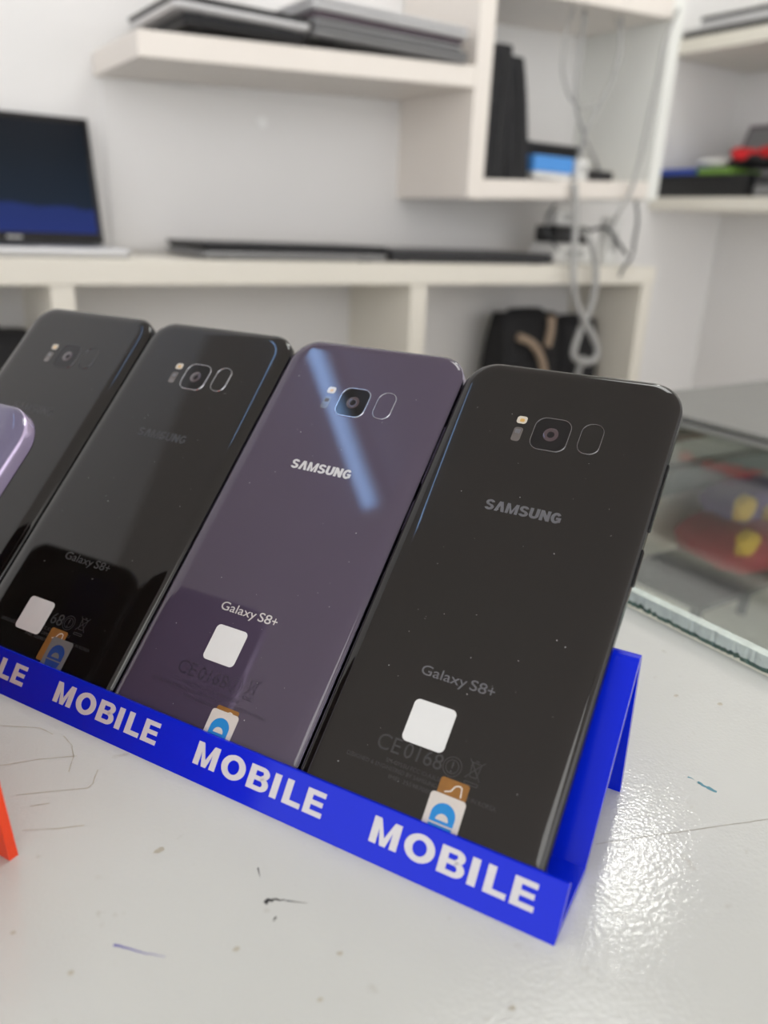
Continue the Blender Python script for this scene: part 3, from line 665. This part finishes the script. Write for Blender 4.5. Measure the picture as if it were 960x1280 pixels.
# ------------------------------------------------------------------ bent acrylic phone stands
STAND_ROT = -math.radians(62.4)
MMS = 0.001
S0 = Vector((0.1098, 0.1086, H0))          # front right foot corner line of the blue stand (its local x = 16.9 mm)
def stand_world(x, y, z, s0):
    c, s = math.cos(STAND_ROT), math.sin(STAND_ROT)
    return Vector((s0.x + (x * c - y * s) * MMS, s0.y + (x * s + y * c) * MMS, s0.z + z * MMS))
def make_stand(name, label, s0, xr, xl, m, words):
    """one bent sheet: front lip, ledge, back rest, rear leg, in mm"""
    t = thing(name, label, 'stand', s0, (0, 0, STAND_ROT))
    th = 2.6
    prof = {'L1': (8.03, 12.07), 'L0': (0, 0), 'L2': (26.6, 0.0), 'T': (60.0, 46.3), 'F': (64.2, 0.0)}
    def unit(a, b_):
        d = (b_[0] - a[0], b_[1] - a[1]); L = math.hypot(*d); return (d[0] / L, d[1] / L)
    def left(d): return (-d[1], d[0])
    def miter(pv, pc, pn):
        n1 = left(unit(pv, pc)); n2 = left(unit(pc, pn)); k = th / (1 + n1[0] * n2[0] + n1[1] * n2[1])
        return (pc[0] + (n1[0] + n2[0]) * k, pc[1] + (n1[1] + n2[1]) * k)
    L1, L0, L2, T, F_ = (prof[k] for k in ('L1', 'L0', 'L2', 'T', 'F'))
    o = lambda p, d: (p[0] + left(d)[0] * th, p[1] + left(d)[1] * th)
    L1i = o(L1, unit(L1, L0)); L0i = miter(L1, L0, L2); L2i = miter(L0, L2, T); Tf = o(T, unit(L2, T)); Tb = o(T, unit(T, F_)); Fo = o(F_, unit(T, F_))
    Fo = (Fo[0], 0.0)
    def seg(nm, poly, bev=0.0003):
        n = len(poly)
        V = [(x * MMS, p[0] * MMS, p[1] * MMS) for x in (xr, xl) for p in poly]
        Fc = [tuple(range(n)), tuple(reversed(range(n, 2 * n)))] + [(i, (i + 1) % n, n + (i + 1) % n, n + i) for i in range(n)]
        return MB().add(V, Fc).build(nm, m, t, local=True, bevel=bev)
    lip = seg('front_lip', [L1, L0, L0i, L1i])
    seg('ledge', [L0, L2, L2i, L0i], 0.0)
    seg('back_rest', [L2, T, Tf, L2i], 0.0)
    a0 = math.atan2(Tf[1] - T[1], Tf[0] - T[0]); a1 = math.atan2(Tb[1] - T[1], Tb[0] - T[0])
    arc = [(T[0] + th * math.cos(a0 + (a1 - a0) * k / 6), T[1] + th * math.sin(a0 + (a1 - a0) * k / 6)) for k in range(7)]
    seg('top_bend', [T] + arc, 0.0)
    seg('rear_leg', [T, F_, Fo, Tb], 0.0)
    # lettering along the lip
    la = 0.98348; d = (math.cos(la), math.sin(la)); nn = (-math.sin(la), math.cos(la))
    for x0 in words:
        mb = MB()
        # letters spaced wide apart
        xs = [0.0, 9.9, 19.9, 28.3, 32.6, 39.6]; wd = [8.2, 8.6, 7.2, 2.2, 5.9, 6.1]
        for ch, xx, w in zip('MOBILE', xs, wd):
            g = MB(); hh = 6.7 if ch != 'O' else 7.0
            put_glyph(g, ch, xx, 4.9 if ch != 'O' else 4.75, w, hh, 0.0, 0.2)
            mb.add([((x0 + p[0]) * MMS, (p[1] * d[0] + p[2] * nn[0]) * MMS, (p[1] * d[1] + p[2] * nn[1]) * MMS) for p in g.v], g.f)
        w_ = mb.build('mobile_lettering', 'white_vinyl', lip, local=True)
        w_['label'] = 'white word MOBILE'
    return t
ORIG_X = 0.0
make_stand('phone_stand', 'blue acrylic stand lettered MOBILE holding the row of phones', S0, 16.9, -330, 'blue_acrylic', [16.9 - 52.4 - k * 61.05 for k in range(4)])
S1 = stand_world(-129.41, -112.63, 0, S0)
make_stand('phone_stand', 'orange acrylic stand cut by the left edge of the picture', S1, 16.9, -200, 'orange_acrylic', [])

# ------------------------------------------------------------------ phones
TH = 0.777904
PH = 73.955
def make_phone(label, s0, cx, length, m_back, m_frame, m_ring, m_ink, m_model, m_reg, sticker=None, tags=None, dust=0, bottom=5.0, half=36.7, reg=True, cam_v=None):
    """a slab phone seen from its back; local x across, y up the phone, z out of the back (mm)"""
    # origin of the slab's middle plane on the stand
    base = stand_world(cx, 5.311, 0.967, s0)
    t = thing('phone', label, 'phone', base, (0, 0, 0), 'phones on the acrylic stands')
    t.rotation_euler = (Matrix.Rotation(STAND_ROT, 3, 'Z') @ Matrix.Rotation(TH, 3, 'X')).to_euler()
    hy = (length - bottom) / 2; cy = (length + bottom) / 2; k = MMS
    def ring(w, ins): 
        rg = rrect(0, cy, half - ins, hy - ins * 0.75, max(2.0, 11.0 - ins * 0.8), w, 10)
        low = rrect(0, cy, half - ins, hy - ins * 0.75, max(1.5, 6.0 - ins * 0.6), w, 10)
        return [(p[0] * k, p[1] * k, p[2] * k) for p in (a_ if a_[1] > cy else b_ for a_, b_ in zip(rg, low))]
    MB().loft([ring(2.2, 0.25), ring(2.5, 0.45), ring(2.95, 0.95), ring(3.35, 1.75), ring(3.68, 2.8), ring(3.9, 4.0), ring(4.02, 5.3), ring(4.05, 6.6), ring(4.05, 7.6)], cap0=False).build('back_glass', m_back, t, local=True, smooth=True)
    MB().loft([ring(-2.2, 0.25), ring(-2.0, 0.05), ring(-1.3, -0.02), ring(1.3, -0.02), ring(2.0, 0.05), ring(2.2, 0.25)], False, False).build('frame', m_frame, t, local=True, smooth=True)
    MB().loft([ring(-4.05, 7.2), ring(-4.05, 6.2), ring(-3.98, 4.6), ring(-3.7, 2.8), ring(-3.2, 1.4), ring(-2.6, 0.5), ring(-2.2, 0.25)], True, False).build('front_glass', 'screen_glass', t, local=True, smooth=True)
    zt = 4.05
    top_ = length
    cv = top_ - 26.3 if cam_v is None else cam_v
    def rr(cx_, cy_, a, b_, r, z): return [(p[0] * k, p[1] * k, p[2] * k) for p in rrect(cx_, cy_, a, b_, r, z, 7)]
    def bezel(nm, cx_, cy_, a, b_, r, w, h, m_, par):
        o1, i1 = rr(cx_, cy_, a, b_, r, zt - 0.02), rr(cx_, cy_, a - w, b_ - w, max(0.3, r - w), zt - 0.02)
        o2, i2 = rr(cx_, cy_, a - 0.1, b_ - 0.1, r, zt + h), rr(cx_, cy_, a - w + 0.08, b_ - w + 0.08, max(0.3, r - w), zt + h)
        return MB().loft([o1, o2, i2, i1], False, False).build(nm, m_, par, local=True, smooth=False)
    # camera
    cm = MB().loft([rr(0, cv, 5.85, 5.95, 3.4, zt - 0.02), rr(0, cv, 5.8, 5.9, 3.4, zt + 0.06)], False, True).build('camera_window', 'lens_glass', t, local=True)
    bezel('camera_bezel', 0, cv, 6.15, 6.25, 3.6, 0.42, 0.22, m_ring, cm)
    MB().loft([rr(0, cv, 2.5, 2.5, 2.49, zt + 0.05), rr(0, cv, 2.4, 2.4, 2.39, zt + 0.10), rr(0, cv, 1.4, 1.4, 1.39, zt + 0.08)], False, True).build('lens', 'lens_core', cm, local=True, smooth=True)
    MB().loft([rr(0, cv, 1.2, 1.2, 1.19, zt + 0.09), rr(0, cv, 0.5, 0.5, 0.49, zt + 0.35)], False, True).build('lens_front', 'lens_glass', cm, local=True, smooth=True)
    # fingerprint reader
    fp = MB().loft([rr(12.75, cv + 0.7, 3.3, 5.4, 3.0, zt - 0.02), rr(12.75, cv + 0.7, 3.2, 5.3, 2.9, zt + 0.05)], False, True).build('fingerprint_reader', m_back, t, local=True)
    bezel('reader_bezel', 12.75, cv + 0.7, 3.65, 5.75, 3.3, 0.36, 0.2, m_ring, fp)
    # flash and pulse sensor
    fl = MB().loft([rr(-10.9, cv + 3.9, 1.75, 1.45, 1.0, zt - 0.02), rr(-10.9, cv + 3.9, 1.6, 1.3, 0.9, zt + 0.12)], False, True).build('flash', 'flash_white', t, local=True)
    MB().loft([rr(-10.7, cv + 3.7, 0.8, 0.65, 0.5, zt + 0.13), rr(-10.7, cv + 3.7, 0.7, 0.55, 0.45, zt + 0.17)], False, True).build('flash_core', 'flash_amber', fl, local=True)
    hr = MB().loft([rr(-10.9, cv - 1.7, 1.55, 2.7, 1.0, zt - 0.02), rr(-10.9, cv - 1.7, 1.45, 2.6, 0.9, zt + 0.08)], False, True).build('pulse_sensor', 'sensor_brown', t, local=True)
    MB().loft([rr(-10.9, cv - 0.6, 0.9, 0.8, 0.3, zt + 0.09), rr(-10.9, cv - 0.6, 0.8, 0.7, 0.3, zt + 0.11)], False, True).build('sensor_diode', 'ink_grey', hr, local=True)
    # maker's lettering; its A has no bar
    mb = MB(); lv = top_ - 56.6; W_ = 24.4; hh = 3.55; x = -12.3
    for ch, w in zip('SAMSUNG', (3.05, 3.35, 3.95, 3.05, 3.15, 3.15, 3.25)):
        put_glyph(mb, ch, x, lv - (0.06 if ch in 'SG' else 0), w, hh + (0.12 if ch in 'SG' else 0), zt + 0.005, 0.03)
        x += w + 0.27
    mb.v = [(p[0] * k, p[1] * k, p[2] * k) for p in mb.v]
    mb.build('maker_lettering', m_ink, t, local=True)['label'] = 'maker lettering in capitals'
    def printed(nm, items, m_, par=t):
        g = MB()
        for it in items: put_text(g, *it[0], **it[1])
        g.v = [(p[0] * k, p[1] * k, p[2] * k) for p in g.v]
        return g.build(nm, m_, par, local=True)
    if reg:
        printed('model_lettering', [((('Galaxy', -12.0, top_ - 113.3, 14.2, 3.9, zt + 0.03)), dict(offset=0.006)), ((('S8', 3.2, top_ - 112.5, 5.0, 3.1, zt + 0.03)), dict(offset=0.006)), ((('+', 8.5, top_ - 112.1, 2.1, 2.2, zt + 0.03)), dict(offset=0.006))], m_model)['label'] = 'model lettering in thin letters'
        pr = printed('approval_print', [((('CE', -16.6, 23.6, 7.2, 4.4, zt + 0.02)), {}), ((('0168', -8.2, 23.6, 11.6, 4.2, zt + 0.02)), {}), ((('!', 6.0, 24.3, 0.5, 2.9, zt + 0.02)), {}),
            ((('SM-G955U FCC ID:A3LSMG955U', -12.2, 20.9, 22, 1.1, zt + 0.02)), {}), ((('DESIGNED & ENGINEERED BY SAMSUNG', -24.0, 19.0, 28, 1.1, zt + 0.02)), {}), ((('MADE IN KOREA', 9.5, 18.9, 11.5, 1.1, zt + 0.02)), {}), ((('IMEI: 355987080', -9.8, 17.0, 13, 1.1, zt + 0.02)), {})], m_reg)
        pr['label'] = 'faint approval marks and small print'
        g = MB()
        for R_ in (2.7, 1.9): 
            a1 = [(6.25 + R_ * math.cos(a * math.pi / 12), 25.8 + R_ * math.sin(a * math.pi / 12), zt + 0.02) for a in range(24)]
            a2 = [(6.25 + (R_ - 0.2) * math.cos(a * math.pi / 12), 25.8 + (R_ - 0.2) * math.sin(a * math.pi / 12), zt + 0.02) for a in range(24)]
            g.loft([a1, a2], False, False)
        def bar(x0, y0, x1, y1, w=0.22):
            dx, dy = x1 - x0, y1 - y0; L = math.hypot(dx, dy); nx, ny = -dy / L * w / 2, dx / L * w / 2
            g.add([(x0 + nx, y0 + ny, zt + 0.02), (x1 + nx, y1 + ny, zt + 0.02), (x1 - nx, y1 - ny, zt + 0.02), (x0 - nx, y0 - ny, zt + 0.02)], [(0, 1, 2, 3)])
        for q in ((10.3, 24.4, 14.6, 29.6), (14.6, 24.4, 10.3, 29.6), (11.0, 28.8, 14.0, 28.8), (11.2, 28.8, 11.5, 25.0), (13.8, 28.8, 13.5, 25.0), (11.5, 25.0, 13.5, 25.0), (12.0, 29.3, 13.0, 29.3), (10.6, 22.9, 14.4, 22.9), (10.6, 23.6, 14.4, 23.6), (10.6, 22.9, 10.6, 23.6), (14.4, 22.9, 14.4, 23.6)):
            bar(*q)
        g.v = [(p[0] * k, p[1] * k, p[2] * k) for p in g.v]
        g.build('bin_symbol', m_reg, t, local=True)
    # keys on the side at the right of the back
    for (v0, v1) in ((top_ - 51, top_ - 28), (top_ - 69, top_ - 57.5)):
        nm = 'volume_key' if v1 - v0 > 15 else 'side_key'
        MB().box(((half - 0.3) * k, v0 * k, -1.15 * k), ((half + 0.62) * k, v1 * k, 0.95 * k)).build(nm, m_frame, t, local=True, bevel=0.0003)
    if sticker:
        x0, y0, x1, y1 = sticker
        MB().loft([rr((x0 + x1) / 2, (y0 + y1) / 2, (x1 - x0) / 2, (y1 - y0) / 2, 1.6, zt), rr((x0 + x1) / 2, (y0 + y1) / 2, (x1 - x0) / 2, (y1 - y0) / 2, 1.6, zt + 0.12)]).build('paper_sticker', 'sticker_white', t, local=True)['label'] = 'white rounded paper sticker'
    if tags:
        bx0, bx1, by1, tx0, tx1, ty1, skew, m_tag, m_letter = tags
        kx = lambda P, s: [((p[0] + s * (p[1] - ty1)) * k, p[1] * k, p[2] * k) for p in P]
        tg = MB().loft([kx(rrect((bx0 + bx1) / 2, by1 - 6, (bx1 - bx0) / 2, 6, 0.8, zt), skew * 0.5), kx(rrect((bx0 + bx1) / 2, by1 - 6, (bx1 - bx0) / 2, 6, 0.8, zt + 0.08), skew * 0.5)]).build('brown_label', 'tag_brown', t, local=True)
        g = MB(); z = zt + 0.10
        lp = [(bx0 + 2.0, by1 - 3.6), (bx0 + 3.6, by1 - 3.0), (bx0 + 4.4, by1 - 1.5), (bx0 + 5.4, by1 - 1.0), (bx0 + 6.3, by1 - 1.3), (bx0 + 6.7, by1 - 3.8)]
        for a, b_ in zip(lp, lp[1:]):
            dx, dy = b_[0] - a[0], b_[1] - a[1]; L = math.hypot(dx, dy); nx, ny = -dy / L * 0.16, dx / L * 0.16
            g.add([((a[0] + nx) * k, (a[1] + ny) * k, z * k), ((b_[0] + nx) * k, (b_[1] + ny) * k, z * k), ((b_[0] - nx) * k, (b_[1] - ny) * k, z * k), ((a[0] - nx) * k, (a[1] - ny) * k, z * k)], [(0, 1, 2, 3)])
        g.build('printed_outline', 'tag_line', tg, local=True)
        hw = (tx1 - tx0) / 2; mx_ = (tx0 + tx1) / 2
        wt_ = MB().loft([kx(rrect(mx_, ty1 - 7.5, hw, 7.5, 1.1, zt + 0.08), skew), kx(rrect(mx_, ty1 - 7.5, hw, 7.5, 1.1, zt + 0.2), skew)]).build('paper_label', m_tag, t, local=True)
        # the letter D on its back, a line and the next letter below it
        g = MB(); z = zt + 0.23
        arc = lambda R_, y: [(mx_ - R_ * 1.06 * math.cos(math.pi * i / 14), y + R_ * math.sin(math.pi * i / 14), z) for i in range(15)]
        o_, i_ = arc(3.25, ty1 - 5.3), arc(1.7, ty1 - 6.5)
        o_ = [(mx_ - 3.45, ty1 - 7.3, z)] + o_ + [(mx_ + 3.45, ty1 - 7.3, z)]
        i_ = [(mx_ - 1.8, ty1 - 6.55, z)] + i_ + [(mx_ + 1.8, ty1 - 6.55, z)]
        n_ = len(o_)
        g.add(o_ + i_, [(j, j + 1, n_ + j + 1, n_ + j) for j in range(n_ - 1)] + [(0, n_, 2 * n_ - 1, n_ - 1)])
        g.add([(mx_ - 3.45, ty1 - 7.75, z), (mx_ + 3.45, ty1 - 7.75, z), (mx_ + 2.4, ty1 - 11, z), (mx_ - 2.6, ty1 - 11, z)], [(0, 1, 2, 3)])
        g.v = [((p[0] + skew * (p[1] - ty1)) * k, p[1] * k, p[2] * k) for p in g.v]
        g.build('letter_print', m_letter, wt_, local=True)['label'] = 'blue letter lying on its side'
    if dust:
        g = MB(); rnd = random.Random(dust)
        for i in range(dust):
            x_ = rnd.uniform(-half + 8, half - 8); y_ = rnd.uniform(12, top_ - 8); r_ = rnd.choice((0.08, 0.1, 0.1, 0.14, 0.2)); an = rnd.uniform(0, 3)
            g.add([((x_ + r_ * math.cos(an + q * 1.571) * (1 if q % 2 else rnd.uniform(0.4, 1.6))) * k, (y_ + r_ * math.sin(an + q * 1.571)) * k, (zt + 0.02) * k) for q in range(4)], [(0, 1, 2, 3)])
        d_ = g.build('dust_specks', 'dust', t, local=True); d_['kind'] = 'stuff'
    return t

CX = -26.897
make_phone('black phone at the right end of the blue stand, nearest the camera', S0, CX, 159.5, 'black_back', 'black_frame', 'ring_mid', 'ink_grey', 'ink_grey', 'ink_faint',
           sticker=(-10.4, 27.95, 2.5, 40.25), tags=(4.5, 12.8, 22.7, 3.1, 13.3, 18.4, -0.03, 'tag_white', 'tag_blue'), dust=46)
make_phone('purple-grey phone with bright silver lettering between black phones', S0, CX - PH, 159.5, 'orchid_back', 'orchid_frame', 'ring_silver', 'ink_silver', 'ink_silver', 'ink_faint_purple',
           sticker=(-9.8, 30.3, 2.6, 42.4), tags=(3.7, 12.1, 18.7, 2.6, 12.8, 17.4, -0.03, 'tag_white', 'tag_blue'), dust=40)
make_phone('black phone left of the purple-grey phone, with sticker low down', S0, CX - 2 * PH, 159.5, 'black_back', 'black_frame', 'ring_silver', 'ink_dark', 'ink_faint', 'ink_faint',
           sticker=(-16.25, 18.1, -3.7, 30.55), tags=(0.6, 8.6, 22.6, 3.3, 13.4, 19.8, -0.05, 'tag_grey', 'tag_navy'), dust=30)
make_phone('black phone farthest left on the blue stand behind the lavender phone', S0, CX - 3 * PH, 159.5, 'black_back', 'black_frame', 'ring_dark', 'ink_dark', 'ink_faint', 'ink_faint', dust=16)
make_phone('lavender phone cut by the left edge, leaning on the orange stand', S1, CX - 21.0, 147.5, 'lavender_back', 'lavender_frame', 'ring_silver', 'ink_silver', 'ink_silver', 'ink_faint_purple', reg=False)
make_phone('dark phone beside the lavender phone, seen mirrored in the black phones', S1, CX - 21.0 - 76.0, 147.5, 'black_back', 'black_frame', 'ring_dark', 'ink_dark', 'ink_faint', 'ink_faint', reg=False)
